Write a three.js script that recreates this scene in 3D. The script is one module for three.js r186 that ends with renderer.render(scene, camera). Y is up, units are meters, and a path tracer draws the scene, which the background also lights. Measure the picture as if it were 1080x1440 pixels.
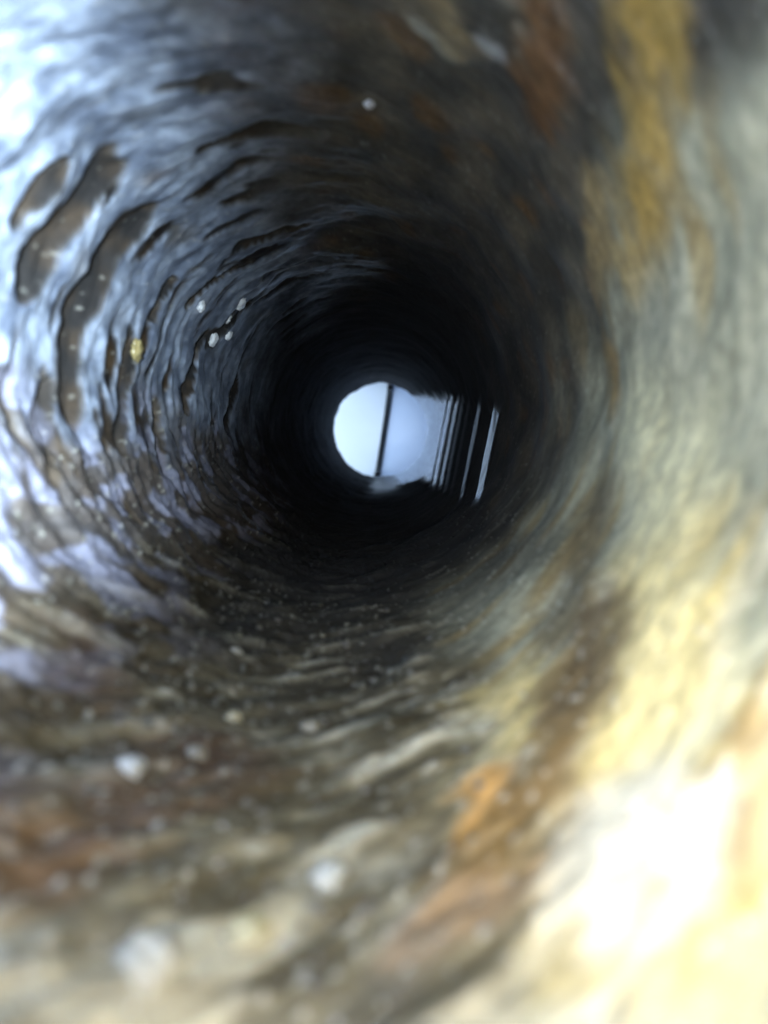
import * as THREE from 'three';
import { createNoise3D } from 'simplex-noise';
import { mergeGeometries, mergeVertices } from 'three/addons/utils/BufferGeometryUtils.js';

// ------------------------------------------------------------------ camera, sky, lamps, exposure
const R = 0.05;                        // inner radius of the old drain, metres
const END = 13;                        // where the old drain stops, in radii
const EYE = [0.18 * R, -0.22 * R, 0];
const scene = new THREE.Scene();
const camera = new THREE.PerspectiveCamera(80, 3 / 4, 0.002, 20);
camera.rotation.order = 'YXZ';
camera.position.set(...EYE);
camera.rotation.set(-0.1163, 0.008, 0);
camera.focus = 0.22;
camera.userData.fStop = 10;
scene.add(camera);

const renderer = new THREE.WebGLRenderer();
renderer.toneMapping = THREE.LinearToneMapping;
renderer.toneMappingExposure = 1;
renderer.shadowMap.enabled = true;

// overcast daylight: it reaches the drain only through the open mouth of the white elbow
{
  const W = 32, H = 16, d = new Float32Array(W * H * 4);
  for (let j = 0; j < H; j++) for (let i = 0; i < W; i++) {
    const up = (j + 0.5) / H, k = 3.8 * (0.75 + 0.5 * up);
    d.set([0.66 * k, 0.84 * k, 1.06 * k, 1], (j * W + i) * 4);
  }
  const t = new THREE.DataTexture(d, W, H, THREE.RGBAFormat, THREE.FloatType);
  t.mapping = THREE.EquirectangularReflectionMapping; t.magFilter = THREE.LinearFilter; t.needsUpdate = true;
  scene.background = t; scene.environment = t;
}

// the lamps of the inspection camera, round its lens: [x, y from the lens in radii, intensity, colour, aim x, aim y, half cone]
const LAMPS = [
  [0.26, -0.13, 0.0225, [1.0, 0.97, 0.86], 1.0, -0.26, 60],
  [0.08, -0.28, 0.0125, [1.0, 0.97, 0.92], 0.10, -1.10, 60],
  [-0.26, 0.12, 0.56, [0.68, 0.85, 1.0], -1.6, 0.34, 48],
  [-0.22, -0.18, 0.0045, [0.86, 0.92, 1.0], -0.60, -0.30, 70],
];

// ------------------------------------------------------------------ helpers
function rng(seed) { let s = seed >>> 0; return () => { s = (s + 0x6D2B79F5) >>> 0; let t = Math.imul(s ^ (s >>> 15), 1 | s); t = (t + Math.imul(t ^ (t >>> 7), 61 | t)) ^ t; return ((t ^ (t >>> 14)) >>> 0) / 4294967296; }; }
const rand = rng(11);
const nA = createNoise3D(rng(1)), nB = createNoise3D(rng(2)), nC = createNoise3D(rng(3)), nD = createNoise3D(rng(4));
const clamp = (x, a = 0, b = 1) => Math.min(b, Math.max(a, x));
const ss = (a, b, x) => { const t = clamp((x - a) / (b - a)); return t * t * (3 - 2 * t); };
const mix = (a, b, t) => [a[0] + (b[0] - a[0]) * t, a[1] + (b[1] - a[1]) * t, a[2] + (b[2] - a[2]) * t];
const rad = (d) => d * Math.PI / 180;
const wrap = (d) => ((d + 180) % 360 + 360) % 360 - 180;   // degrees to -180..180
function tag(o, label, category, group, kind) {
  if (label) o.userData.label = label;
  if (category) o.userData.category = category;
  if (group) o.userData.group = group;
  if (kind) o.userData.kind = kind;
  return o;
}
function mesh(name, geometry, material, parent = scene) {
  const m = new THREE.Mesh(geometry, material);
  m.name = name; m.castShadow = m.receiveShadow = true; parent.add(m);
  return m;
}
function group(name) { const g = new THREE.Group(); g.name = name; scene.add(g); return g; }
// distance from (angle, depth) to a polyline on the unrolled wall, both in radii
function strokeDist(line, a, z) {
  let best = 9;
  for (let k = 0; k < Math.max(1, line.length - 1); k++) {
    const p = line[k], q = line[Math.min(k + 1, line.length - 1)];
    const px = rad(wrap(p[0] - a)), py = p[1] - z, ex = rad(wrap(q[0] - p[0])), ey = q[1] - p[1];
    const t = clamp(-(px * ex + py * ey) / (ex * ex + ey * ey + 1e-9));
    best = Math.min(best, Math.hypot(px + ex * t, py + ey * t));
  }
  return best;
}

// ------------------------------------------------------------------ the old drain
// pits where the grey scale has broken away: [[angle in degrees, depth in radii], ...], half width, depth
const PITS = [
  [[[163, 1.99], [152, 2.08], [139, 2.14]], 0.089, 0.075],
  [[[184, 2.30], [172, 2.32], [162, 2.36], [150, 2.42], [142, 2.52]], 0.099, 0.075],
  [[[158, 2.94], [148, 3.03]], 0.042, 0.06],
  [[[157, 3.90], [138, 4.16]], 0.062, 0.06],
  [[[181, 3.58], [168, 3.68], [158, 3.78]], 0.058, 0.06],
  [[[182, 1.89], [192, 1.91]], 0.046, 0.05],
  [[[183, 2.14], [199, 2.05]], 0.052, 0.05],
  [[[154, 1.83], [144, 1.91]], 0.052, 0.05],
  [[[120, 2.46], [97, 2.62]], 0.062, 0.05],
  [[[128, 3.3], [108, 3.5]], 0.052, 0.05],
  [[[168, 2.78], [180, 2.72], [194, 2.64]], 0.062, 0.05],
  [[[184, 3.2], [200, 3.05]], 0.052, 0.045],
  [[[150, 3.35], [134, 3.5]], 0.037, 0.05],
  [[[186, 4.5], [168, 4.7]], 0.073, 0.05],
];
// stains and painted glint streaks with a shape of their own: line, half width, colour, strength
const STAINS_AND_GLINTS = [
  [[[42, 1.40], [28, 1.70], [17, 1.98]], 0.09, [0.44, 0.28, 0.07], 0.9],
  [[[33, 1.98], [20, 2.31]], 0.08, [0.38, 0.27, 0.12], 0.7],
  [[[6, 2.33], [-3, 2.27]], 0.07, [0.40, 0.25, 0.08], 0.8],
  [[[289, 1.02], [293, 1.20]], 0.05, [0.55, 0.29, 0.08], 0.9],
  [[[290, 0.98], [298, 1.1], [306, 1.32], [311, 1.45]], 0.10, [0.22, 0.13, 0.04], 0.95],
  [[[284, 0.87], [289, 0.92]], 0.06, [0.36, 0.24, 0.14], 0.7],
  [[[312, 1.10], [326, 1.42], [336, 1.58]], 0.13, [0.86, 0.72, 0.36], 0.9],
  [[[327, 2.05], [318, 1.66]], 0.06, [0.42, 0.30, 0.12], 0.7],
  [[[300, 0.80], [306, 0.95]], 0.09, [0.82, 0.76, 0.62], 0.9],
  [[[340, 1.66], [352, 1.95]], 0.20, [0.70, 0.66, 0.42], 0.8],
  [[[2, 1.75], [10, 1.9]], 0.16, [0.44, 0.42, 0.30], 0.7],
  [[[250, 0.72], [264, 0.68], [284, 0.64]], 0.085, [0.52, 0.46, 0.33], 0.7],
  [[[268, 0.98], [284, 1.08]], 0.025, [0.30, 0.28, 0.21], 0.6],
  [[[262, 0.85], [276, 0.92]], 0.03, [0.52, 0.48, 0.36], 0.8],
  [[[308, 0.72], [318, 0.92]], 0.035, [0.42, 0.28, 0.11], 0.7],
  [[[296, 0.70], [303, 0.80]], 0.03, [0.45, 0.33, 0.16], 0.6],
  [[[330, 1.15], [338, 1.3]], 0.03, [0.50, 0.44, 0.28], 0.6],
  [[[332, 2.1], [322, 1.9], [314, 1.7]], 0.14, [0.15, 0.12, 0.07], 0.8],
  [[[68, 1.66], [62, 1.84]], 0.022, [0.42, 0.42, 0.40], 0.7],  // this and the next two: pale roof glints painted as streaks
  [[[63, 1.62], [58, 1.72]], 0.02, [0.40, 0.36, 0.28], 0.6],
  [[[74, 1.9], [69, 2.02]], 0.018, [0.40, 0.38, 0.30], 0.6],
  [[[318, 1.55], [308, 1.35]], 0.12, [0.14, 0.10, 0.05], 0.9],
  [[[54, 1.66], [50, 1.92]], 0.09, [0.16, 0.075, 0.025], 0.85],
  [[[74, 1.75], [66, 1.95]], 0.05, [0.30, 0.22, 0.11], 0.6],
  [[[250, 1.15], [256, 1.35]], 0.13, [0.10, 0.055, 0.03], 0.8],
  [[[240, 1.0], [246, 0.95]], 0.10, [0.16, 0.08, 0.035], 0.7],
  [[[236, 1.45], [228, 1.6]], 0.09, [0.11, 0.07, 0.05], 0.6],
];
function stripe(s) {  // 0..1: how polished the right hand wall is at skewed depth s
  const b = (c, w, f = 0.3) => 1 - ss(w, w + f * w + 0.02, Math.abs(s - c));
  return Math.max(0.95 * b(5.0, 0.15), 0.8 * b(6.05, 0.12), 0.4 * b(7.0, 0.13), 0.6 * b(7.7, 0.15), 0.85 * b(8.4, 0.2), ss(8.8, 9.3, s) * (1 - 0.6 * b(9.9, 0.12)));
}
function wall(a, z) {   // a degrees, z radii in front of the camera -> { r, c, rough }
  const f = rad(a), c = Math.cos(f), s = Math.sin(f);
  const near = Math.exp(-Math.max(0, z) / 5);
  const zt = z - 0.65 * near * c;                       // the layers lie a little askew across the bore
  const P = (k, m, o = 0, n = nA) => n(c * k + o, s * k - o, zt * m + o);
  // zones round the bore
  const dl = Math.abs(wrap(a - 166)), left = 1 - ss(40, 78, dl + 9 * P(1.5, 1.2, 3));
  const dlow = Math.abs(wrap(a - 221)), low = 1 - ss(22, 44, dlow + 10 * P(2, 1.5, 5));
  const db = Math.abs(wrap(a - 280)), bed = 1 - ss(36, 62, db + 10 * P(1.6, 1.4, 7));
  const dr = Math.abs(wrap(a - 344)), right = 1 - ss(38, 60, dr + 8 * P(1.6, 1.2, 9));
  const dy = Math.abs(wrap(a - 315)), yel = (1 - ss(15, 28, dy + 5 * P(2, 2, 13)));
  // relief, in radii, positive towards the axis
  const lump = 0.030 * P(1.1, 0.9, 1, nB) + 0.018 * P(2.6, 2.4, 2, nB);
  const ringN = (P(1.3, 3.8, 4, nC) + 0.55 * P(3.0, 8.5, 6, nC)) * (0.55 + 0.6 * P(1.5, 1.2, 14, nB));
  const grainN = P(4, 11, 8, nB) + 0.6 * P(9, 22, 9, nB) + 0.35 * P(20, 42, 10, nC);
  const streakN = P(2.2, 8, 11, nD) + 0.6 * P(4.5, 17, 12, nD);
  let h = lump + (0.006 + left * 0.011) * ringN * (1 - 0.85 * Math.max(right, yel)) + (0.005 + 0.008 * low + 0.004 * bed) * (1 - 0.75 * Math.max(right, yel)) * grainN + bed * (1 - 0.8 * Math.max(yel, right)) * 0.007 * streakN;
  // layered scale on the left: sheets with ragged edges, broken away in places
  const brk = 0.55 * P(1.2, 4.6, 21, nD) + 0.35 * P(2.6, 9, 22, nC) + 0.10 * P(7, 18, 23, nB);
  let sheet = ss(-0.46, -0.28, brk);
  let pit = 0, depth = 0, stainPit = 0;
  const wob = 0.030 * P(4, 7, 31, nC) + 0.010 * P(9, 15, 32, nC);
  if (z > 1.2 && z < 5.2) for (const [line, w, dp] of PITS) {
    const d = strokeDist(line, a, z) + wob, e = 1 - ss(w * 0.35, w * 1.15, d);
    if (e > pit) { pit = e; depth = dp; } stainPit = Math.max(stainPit, 1 - ss(w * 0.75, w * 1.2, d));
  }
  const bare = Math.max(stainPit, (1 - sheet) * left);
  h -= pit * depth * 0.5 + (1 - sheet) * left * 0.014;
  // colours of the stuff itself
  let col = mix([0.062, 0.055, 0.043], [0.115, 0.095, 0.066], ss(-0.6, 0.7, P(3, 3.5, 41, nB)));
  col = mix(col, [0.16, 0.085, 0.03], 0.55 * ss(0.35, 0.75, P(2.6, 3.0, 42, nD)));
  const scale = mix([0.115, 0.135, 0.18], [0.34, 0.385, 0.47], ss(-0.7, 0.9, 0.7 * P(3.2, 5, 43, nC) + 0.5 * P(9, 13, 44, nD)));
  col = mix(col, scale, left * (1 - bare) * ss(-0.9, 0.1, P(2.2, 2.6, 45, nB) + 0.5));
  col = mix(col, mix([0.012, 0.010, 0.009], [0.032, 0.021, 0.012], ss(-0.4, 0.5, P(5, 5, 46, nB))), left * bare);
  const lav = ss(0.0, 0.35, P(3.5, 4.5, 51, nD) + 0.35 * P(10, 12, 52, nB));
  col = mix(col, mix([0.09, 0.066, 0.045], [0.27, 0.265, 0.34], lav), low * (1 - 0.15 * left));
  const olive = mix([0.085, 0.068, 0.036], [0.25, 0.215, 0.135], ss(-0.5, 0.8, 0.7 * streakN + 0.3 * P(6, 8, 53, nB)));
  const bedShade = 1 - 0.62 * ss(1.15, 2.3, z + 0.3 * P(2, 2, 67, nB));   // depth shade painted in: the bed colour darkens away from the lens
  col = mix(col, [olive[0] * bedShade, olive[1] * bedShade, olive[2] * bedShade], bed);
  col = mix(col, [0.60, 0.56, 0.44], bed * bedShade * 0.85 * ss(0.5, 1.0, streakN + 0.25 * grainN));
  const grey = mix([0.29, 0.285, 0.20], [0.55, 0.53, 0.38], ss(-0.8, 0.8, 0.6 * ringN + 0.6 * P(2, 9, 55, nB)));
  col = mix(col, mix(grey, [0.40, 0.28, 0.10], 0.75 * ss(0.1, 0.8, P(1.4, 5.5, 56, nD))), right * (1 - ss(1.7, 3.4, z + 0.6 * ss(-5, 30, wrap(a)) + 0.3 * P(2, 2, 68, nB))));
  const cream = mix([0.74, 0.58, 0.25], [0.80, 0.74, 0.58], ss(-0.4, 0.5, P(2.2, 3.2, 57, nC) + (1.0 - z) * 0.8));
  const clump = ss(-0.55, 0.25, streakN * 0.6 + P(3, 4, 58, nB));
  col = mix(col, cream, yel * clump * (1 - ss(1.45, 1.85, z)));
  for (const [line, w, sc, k] of STAINS_AND_GLINTS) {
    const d = strokeDist(line, a, z) + 1.6 * wob;
    if (d < w * 1.7) col = mix(col, sc, k * (1 - ss(w * 0.15, w * 1.7, d)));
  }
  const speck = ss(0.72, 0.9, P(17, 19, 61, nB)) * (0.2 + 0.5 * bed + 0.4 * low);
  col = mix(col, [0.62, 0.60, 0.52], speck * 0.8); h += 0.010 * speck;
  const m = 1 + 0.26 * P(12, 20, 62, nC) + 0.18 * P(28, 40, 63, nB);
  // shade of the deep bore put into the colour, nearly black
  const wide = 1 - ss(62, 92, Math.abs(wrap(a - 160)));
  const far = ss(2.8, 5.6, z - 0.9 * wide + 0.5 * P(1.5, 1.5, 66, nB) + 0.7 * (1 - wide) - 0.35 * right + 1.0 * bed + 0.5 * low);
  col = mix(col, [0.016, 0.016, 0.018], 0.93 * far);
  let rough = 0.46 - 0.10 * left + 0.12 * bed + 0.10 * grainN * 0.3 + 0.10 * right;
  h *= 1 - 0.55 * ss(3.8, 6, z);
  rough = rough + (0.95 - rough) * Math.max(far, stainPit);
  // worn, wet, polished wall on the right before the elbow and a wet spot in the invert
    const skew = 0.82 * z / Math.max(0.25, c - 0.18 - 0.185 * (s + 0.22));
  const lowEdge = -50 + 1.6 * Math.max(0, 10 - z) - 22 * ss(8.6, 10.5, z) + 2.5 * P(3, 3, 75, nC);
  const side = ss(lowEdge - 4, lowEdge + 4, wrap(a)) * (1 - ss(-5, 5, wrap(a) + 4 * P(3, 3, 77, nC) - 5.2 * (Math.min(z, 12.5) - 4.4)));
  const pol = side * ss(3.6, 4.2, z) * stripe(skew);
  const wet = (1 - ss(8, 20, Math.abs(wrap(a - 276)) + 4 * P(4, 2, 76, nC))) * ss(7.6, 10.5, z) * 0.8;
  col = mix(col, [0.70, 0.77, 0.88], pol * ss(6.5, 9, skew));   // pale colour painted in to strengthen the elbow reflection
  const sm = Math.max(pol, wet), flat = Math.max(side * ss(3.6, 4.6, z), wet);
  h = h * (1 - 0.97 * flat) + 0.004 * flat * P(2, 3, 71, nA) - side * ss(3.6, 4.6, z) * 0.012 * (1 - stripe(skew));
  rough = rough + (0.17 - rough) * sm;
  if (flat > 0) rough = Math.max(rough, 0.17) + (flat > sm ? 0.25 * (flat - sm) : 0);
  h += (0.02 + 0.012 * P(2, 0.6, 81, nC) + 0.009 * P(8, 0.8, 82, nD)) * ss(END - 0.8, END, z);
  const gain = clamp(m, 0.6, 1.5);
  return { r: 1 - h, c: [col[0] * gain, col[1] * gain, col[2] * gain], rough: clamp(rough, 0.12, 0.97) };
}
const NA = 860, zs = [];
for (let k = 0; k < 16; k++) zs.push(-4 + 4.42 * k / 16);
for (let z = 0.42; z < END; z *= 1.0062) zs.push(z);
zs.push(END);
const NZ = zs.length;
const drain = group('drain_pipe');
tag(drain, 'old rough corroded drain pipe seen along its inside, grey scale left, yellow crust right', 'pipe');
{
  const pos = new Float32Array((NA + 1) * NZ * 3), colr = new Float32Array((NA + 1) * NZ * 3), uv = new Float32Array((NA + 1) * NZ * 2);
  const rough = new Uint8Array(NA * NZ * 4), idx = [];
  for (let j = 0; j < NZ; j++) for (let i = 0; i <= NA; i++) {
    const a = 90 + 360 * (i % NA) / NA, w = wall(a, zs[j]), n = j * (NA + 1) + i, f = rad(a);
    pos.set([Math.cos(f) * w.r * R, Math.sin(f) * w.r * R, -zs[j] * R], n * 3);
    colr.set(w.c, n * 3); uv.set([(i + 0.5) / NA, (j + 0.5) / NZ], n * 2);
    if (i < NA) rough.set([255, Math.round(w.rough * 255), 0, 255], (j * NA + i) * 4);
    if (i < NA && j < NZ - 1) { const b = n + NA + 1; idx.push(n, b, n + 1, n + 1, b, b + 1); }
  }
  const g = new THREE.BufferGeometry();
  g.setAttribute('position', new THREE.BufferAttribute(pos, 3)); g.setAttribute('color', new THREE.BufferAttribute(colr, 3)); g.setAttribute('uv', new THREE.BufferAttribute(uv, 2));
  g.setIndex(idx); g.computeVertexNormals();
  const nrm = g.attributes.normal;
  for (let j = 0; j < NZ; j++) {                       // weld the shading across the seam
    const p = j * (NA + 1), q = p + NA, v = new THREE.Vector3(nrm.getX(p) + nrm.getX(q), nrm.getY(p) + nrm.getY(q), nrm.getZ(p) + nrm.getZ(q)).normalize();
    nrm.setXYZ(p, v.x, v.y, v.z); nrm.setXYZ(q, v.x, v.y, v.z);
  }
  const t = new THREE.DataTexture(rough, NA, NZ); t.magFilter = THREE.LinearFilter; t.wrapS = THREE.RepeatWrapping; t.needsUpdate = true;
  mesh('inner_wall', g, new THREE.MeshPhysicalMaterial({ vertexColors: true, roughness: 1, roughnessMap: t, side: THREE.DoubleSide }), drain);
}
const iron = new THREE.MeshStandardMaterial({ color: new THREE.Color(0.06, 0.05, 0.045), roughness: 0.8, side: THREE.DoubleSide });
{
  const pts = [[1.08, 4.02], [1.2, 4.02], [1.2, -(END + 0.02)], [1.005, -(END + 0.02)]].map(([r, z]) => new THREE.Vector2(r * R, z * R));
  mesh('outer_wall', new THREE.LatheGeometry(pts, 96).rotateX(Math.PI / 2), iron, drain);
  const cap = mesh('added_end_cap', new THREE.CylinderGeometry(1.19 * R, 1.19 * R, 0.12 * R, 64).rotateX(Math.PI / 2), iron, drain); cap.position.z = 4.09 * R;  // unseen cap added to keep sky light out behind the camera
}

// ------------------------------------------------------------------ white plastic elbow beyond the old drain, open to daylight
const elbow = group('plastic_elbow');
tag(elbow, 'bright white plastic pipe elbow at the far end of the dark drain', 'pipe elbow');
elbow.position.set(0, 0, -END * R);
const RB = 1.15, RW = 1.0, TAIL = 0.9;
function elbowFrame(t) {  // t 0..1 along: centre, outward direction
  const arc = RB * Math.PI / 2, L = arc + TAIL, d = t * L;
  if (d < arc) { const al = d / RB; return [-RB + RB * Math.cos(al), -RB * Math.sin(al), Math.cos(al), -Math.sin(al)]; }
  return [-RB - (d - arc), -RB, 0, -1];
}
function elbowSkin(r, n = 72, m = 96) {
  const pos = [], idx = [];
  for (let j = 0; j <= n; j++) { const [x, z, ox, oz] = elbowFrame(j / n); for (let i = 0; i <= m; i++) { const b = i / m * 2 * Math.PI, k = r * Math.cos(b); pos.push((x + ox * k) * R, r * Math.sin(b) * R, (z + oz * k) * R); } }
  for (let j = 0; j < n; j++) for (let i = 0; i < m; i++) { const a = j * (m + 1) + i, b = a + m + 1; idx.push(a, b, a + 1, a + 1, b, b + 1); }
  const g = new THREE.BufferGeometry(); g.setAttribute('position', new THREE.Float32BufferAttribute(pos, 3)); g.setIndex(idx); g.computeVertexNormals(); return g;
}
const plastic = new THREE.MeshPhysicalMaterial({ color: new THREE.Color(0.80, 0.83, 0.86), roughness: 0.3, side: THREE.DoubleSide });
{
  const whole = elbowSkin(RW), p = whole.attributes.position, idx = whole.index.array, hub = [], body = [];
  for (let k = 0; k < idx.length; k += 3) {
    const q = [idx[k], idx[k + 1], idx[k + 2]], x = q.reduce((t, v) => t + p.getX(v), 0) / 3 / R, y = q.reduce((t, v) => t + p.getY(v), 0) / 3 / R;
    (x > 0.07 + 0.15 * y ? hub : body).push(...q);
  }
  const cut = (list) => { const g = whole.clone(); g.setIndex(list); return g; };
  mesh('bend', cut(body), plastic, elbow);
  mesh('hub', cut(hub), new THREE.MeshPhysicalMaterial({ color: new THREE.Color(0.60, 0.69, 0.86), roughness: 0.3, side: THREE.DoubleSide }), elbow);
}
mesh('outer_wall', elbowSkin(RW + 0.09), plastic, elbow);
{
  const lip = new THREE.RingGeometry(RW * R, (RW + 0.09) * R, 96);
  const l = mesh('lip', lip, plastic, elbow); l.rotation.y = -Math.PI / 2; l.position.set((-RB - TAIL) * R, 0, -RB * R);
  const pts = [];
  for (let b = -90; b <= 90; b += 3) {
    const be = rad(b), k = RB + (RW - 0.02) * Math.cos(be), al = Math.acos(clamp((RB + 0.07 + 0.15 * Math.sin(be)) / k));
    if (k > RB + 0.07 + 0.15 * Math.sin(be) + 1e-4) pts.push(new THREE.Vector3((-RB + k * Math.cos(al)) * R, (RW - 0.02) * Math.sin(be) * R, -k * Math.sin(al) * R));
  }
  mesh('joint_seam', new THREE.TubeGeometry(new THREE.CatmullRomCurve3(pts), 80, 0.068 * R, 10), new THREE.MeshStandardMaterial({ color: new THREE.Color(0.02, 0.022, 0.025), roughness: 0.9 }), elbow);
}

// ------------------------------------------------------------------ loose pieces lying on or stuck to the wall
function lumpGeo(seed, flat, rough = 0.25) {
  const g = mergeVertices(new THREE.IcosahedronGeometry(1, 3).deleteAttribute('uv').deleteAttribute('normal')), p = g.attributes.position;
  for (let i = 0; i < p.count; i++) {
    const x = p.getX(i), y = p.getY(i), z = p.getZ(i), k = 1 + rough * nA(x * 1.3 + seed, y * 1.3, z * 1.3) + 0.5 * rough * nB(x * 3 + seed, y * 3, z * 3);
    p.setXYZ(i, x * k, y * k * flat, z * k);
  }
  g.computeVertexNormals(); return g;
}
function onWall(o, a, z, lift = 0) {
  const f = rad(a), r = wall(a, z).r - lift, n = new THREE.Vector3(-Math.cos(f), -Math.sin(f), 0);
  o.position.set(Math.cos(f) * r * R, Math.sin(f) * r * R, -z * R);
  o.quaternion.setFromUnitVectors(new THREE.Vector3(0, 1, 0), n);
  o.rotateY(a * 0.7 + z * 5);
}
const stoneMat = (r, g, b, rough = 0.35) => new THREE.MeshPhysicalMaterial({ color: new THREE.Color(r, g, b), roughness: rough, clearcoat: 0.5, clearcoatRoughness: 0.15 });
const CHIPS = [  // angle, depth, size in radii, flatness, colour, name, label, category
  [248, 1.22, 0.026, 0.7, [0.62, 0.63, 0.62], 'pebble', 'small bright white pebble on the dark brown patch, lower left wall', 'pebble'],
  [260, 0.81, 0.042, 0.5, [0.50, 0.48, 0.42], 'pebble', 'largest pale flat pebble, low in the near bed at lower left', 'pebble'],
  [274, 1.03, 0.028, 0.6, [0.52, 0.53, 0.50], 'pebble', 'pale pebble on the streaked bed below the pipe centre', 'pebble'],
  [267.5, 0.90, 0.030, 0.5, [0.45, 0.40, 0.24], 'pebble', 'cream yellow pebble beside the pale streaks of the near bed', 'pebble'],
  [268, 1.60, 0.026, 0.6, [0.26, 0.24, 0.19], 'pebble', 'small tan pebble on the olive bed in mid depth', 'pebble'],
  [254, 1.36, 0.022, 0.5, [0.28, 0.26, 0.22], 'pebble', 'greyish tan pebble just right of the bright white pebble', 'pebble'],
  [250, 2.00, 0.022, 0.6, [0.50, 0.48, 0.42], 'pebble', 'tiny grey pebble farthest into the dark bed', 'pebble'],
  [256, 1.58, 0.022, 0.6, [0.58, 0.52, 0.36], 'pebble', 'tiny buff pebble on the dark bed above the tan pebbles', 'pebble'],
  [84, 2.40, 0.018, 0.7, [0.75, 0.75, 0.78], 'mineral_speck', 'lone pale mineral speck on the dark roof of the pipe', 'mineral speck'],
  [169, 2.83, 0.045, 0.45, [0.34, 0.27, 0.12], 'mineral_nodule', 'ochre yellow mineral nodule stuck on the grey left wall', 'mineral nodule'],
];
CHIPS.forEach(([a, z, s, fl, c, name, label, cat], k) => {
  const n = CHIPS.slice(0, k).filter((q) => q[5] === name).length;
  const m = mesh(n ? name + '_' + String(n).padStart(3, '0') : name, lumpGeo(k * 7.3, fl, 0.42), stoneMat(...c));
  m.scale.setScalar(s * R); onWall(m, a, z, s * fl * 0.4); tag(m, label, cat, name === 'pebble' ? 'pebbles lying on the pipe bed' : undefined);
});
// grit strewn over the bed: nobody could count it
{
  const N = 800, small = new THREE.IcosahedronGeometry(1, 1);
  const g = new THREE.InstancedMesh(small, new THREE.MeshPhysicalMaterial({ color: 0xffffff, roughness: 0.3, clearcoat: 0.6, clearcoatRoughness: 0.12 }), N);
  const o = new THREE.Object3D(), c = new THREE.Color();
  for (let k = 0; k < N; k++) {
    const a = 256 + 36 * (rand() + rand() + rand() - 1.5), z = 0.6 + 2.2 * rand(), s = (0.004 + 0.009 * Math.pow(rand(), 4)) * (0.75 + 0.2 * z);
    onWall(o, a, z, s * 0.15); o.rotateY(rand() * 6.28); o.scale.set(s * R * (0.8 + 0.6 * rand()), s * R * 0.55, s * R * (0.7 + 0.4 * rand())); o.updateMatrix(); g.setMatrixAt(k, o.matrix);
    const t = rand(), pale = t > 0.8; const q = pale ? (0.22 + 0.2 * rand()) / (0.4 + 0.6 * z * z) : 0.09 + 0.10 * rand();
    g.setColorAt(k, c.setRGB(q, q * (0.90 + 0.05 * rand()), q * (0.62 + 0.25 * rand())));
  }
  g.name = 'grit'; g.castShadow = g.receiveShadow = true; scene.add(g);
  tag(g, 'fine pale and brown grit strewn over the bed of the pipe', 'grit', null, 'stuff');
}
const water = new THREE.MeshPhysicalMaterial({ color: 0xffffff, transmission: 0.2, thickness: 0.002, ior: 1.33, roughness: 0.08 });  // mostly opaque white: the glint is put into the body colour
[[156, 3.95, 0.042, 'lowest water droplet of the glinting cluster on the left wall'], [140, 4.02, 0.046, 'topmost large water droplet of the glinting cluster on left wall'],
  [149, 3.49, 0.030, 'water droplet nearest the mouth, left of the glinting cluster'], [152, 4.08, 0.034, 'middle water droplet of the glinting cluster on the left wall'], [147, 3.98, 0.034, 'small water droplet just below the topmost one of the glinting cluster'],
].forEach(([a, z, s, label], k) => {
  const m = mesh(k ? 'water_droplet_' + String(k).padStart(3, '0') : 'water_droplet', lumpGeo(90 + k * 3.1, 0.55, 0.3), water);
  m.scale.setScalar(s * R); onWall(m, a, z, s * 0.35); tag(m, label, 'water droplet', 'glinting water droplets on the left wall');
});

// ------------------------------------------------------------------ the inspection camera round the lens, with its lamps
const head = group('inspection_camera');
tag(head, 'round metal camera head with lit lamps round its lens', 'camera head');
head.position.set(EYE[0], EYE[1], 0.02 * R);
{
  const steel = new THREE.MeshStandardMaterial({ color: new THREE.Color(0.4, 0.4, 0.42), metalness: 1, roughness: 0.35 });
  const prof = [[0.10, 0.02], [0.36, 0.02], [0.42, 0.06], [0.42, 1.4], [0.3, 1.7], [0.0, 1.7]].map(([r, z]) => new THREE.Vector2(r * R, z * R));
  const body = mesh('housing', new THREE.LatheGeometry(prof, 64).rotateX(Math.PI / 2), new THREE.MeshStandardMaterial({ color: new THREE.Color(0.4, 0.4, 0.42), metalness: 1, roughness: 0.35, side: THREE.DoubleSide }), head);
  LAMPS.forEach(([x, y, I, c, ax, ay, cone]) => {
    const bulb = mesh('led_lamp', new THREE.CylinderGeometry(0.05 * R, 0.05 * R, 0.02 * R, 24).rotateX(Math.PI / 2), new THREE.MeshStandardMaterial({ color: 0x111111, emissive: new THREE.Color(...c), emissiveIntensity: 1.5 }), head);
    bulb.position.set(x * R, y * R, 0.01 * R);
    const l = new THREE.SpotLight(new THREE.Color(...c), I, 0, rad(cone), 0.9, 2);
    l.name = 'led_light'; l.castShadow = true; l.shadow.radius = 0.12; l.shadow.camera.near = 0.002;
    l.position.set(x * R, y * R, -0.01 * R); head.add(l); l.target.position.set((x + ax) * R, (y + ay) * R, -1.2 * R); head.add(l.target);
  });
}
renderer.render(scene, camera);
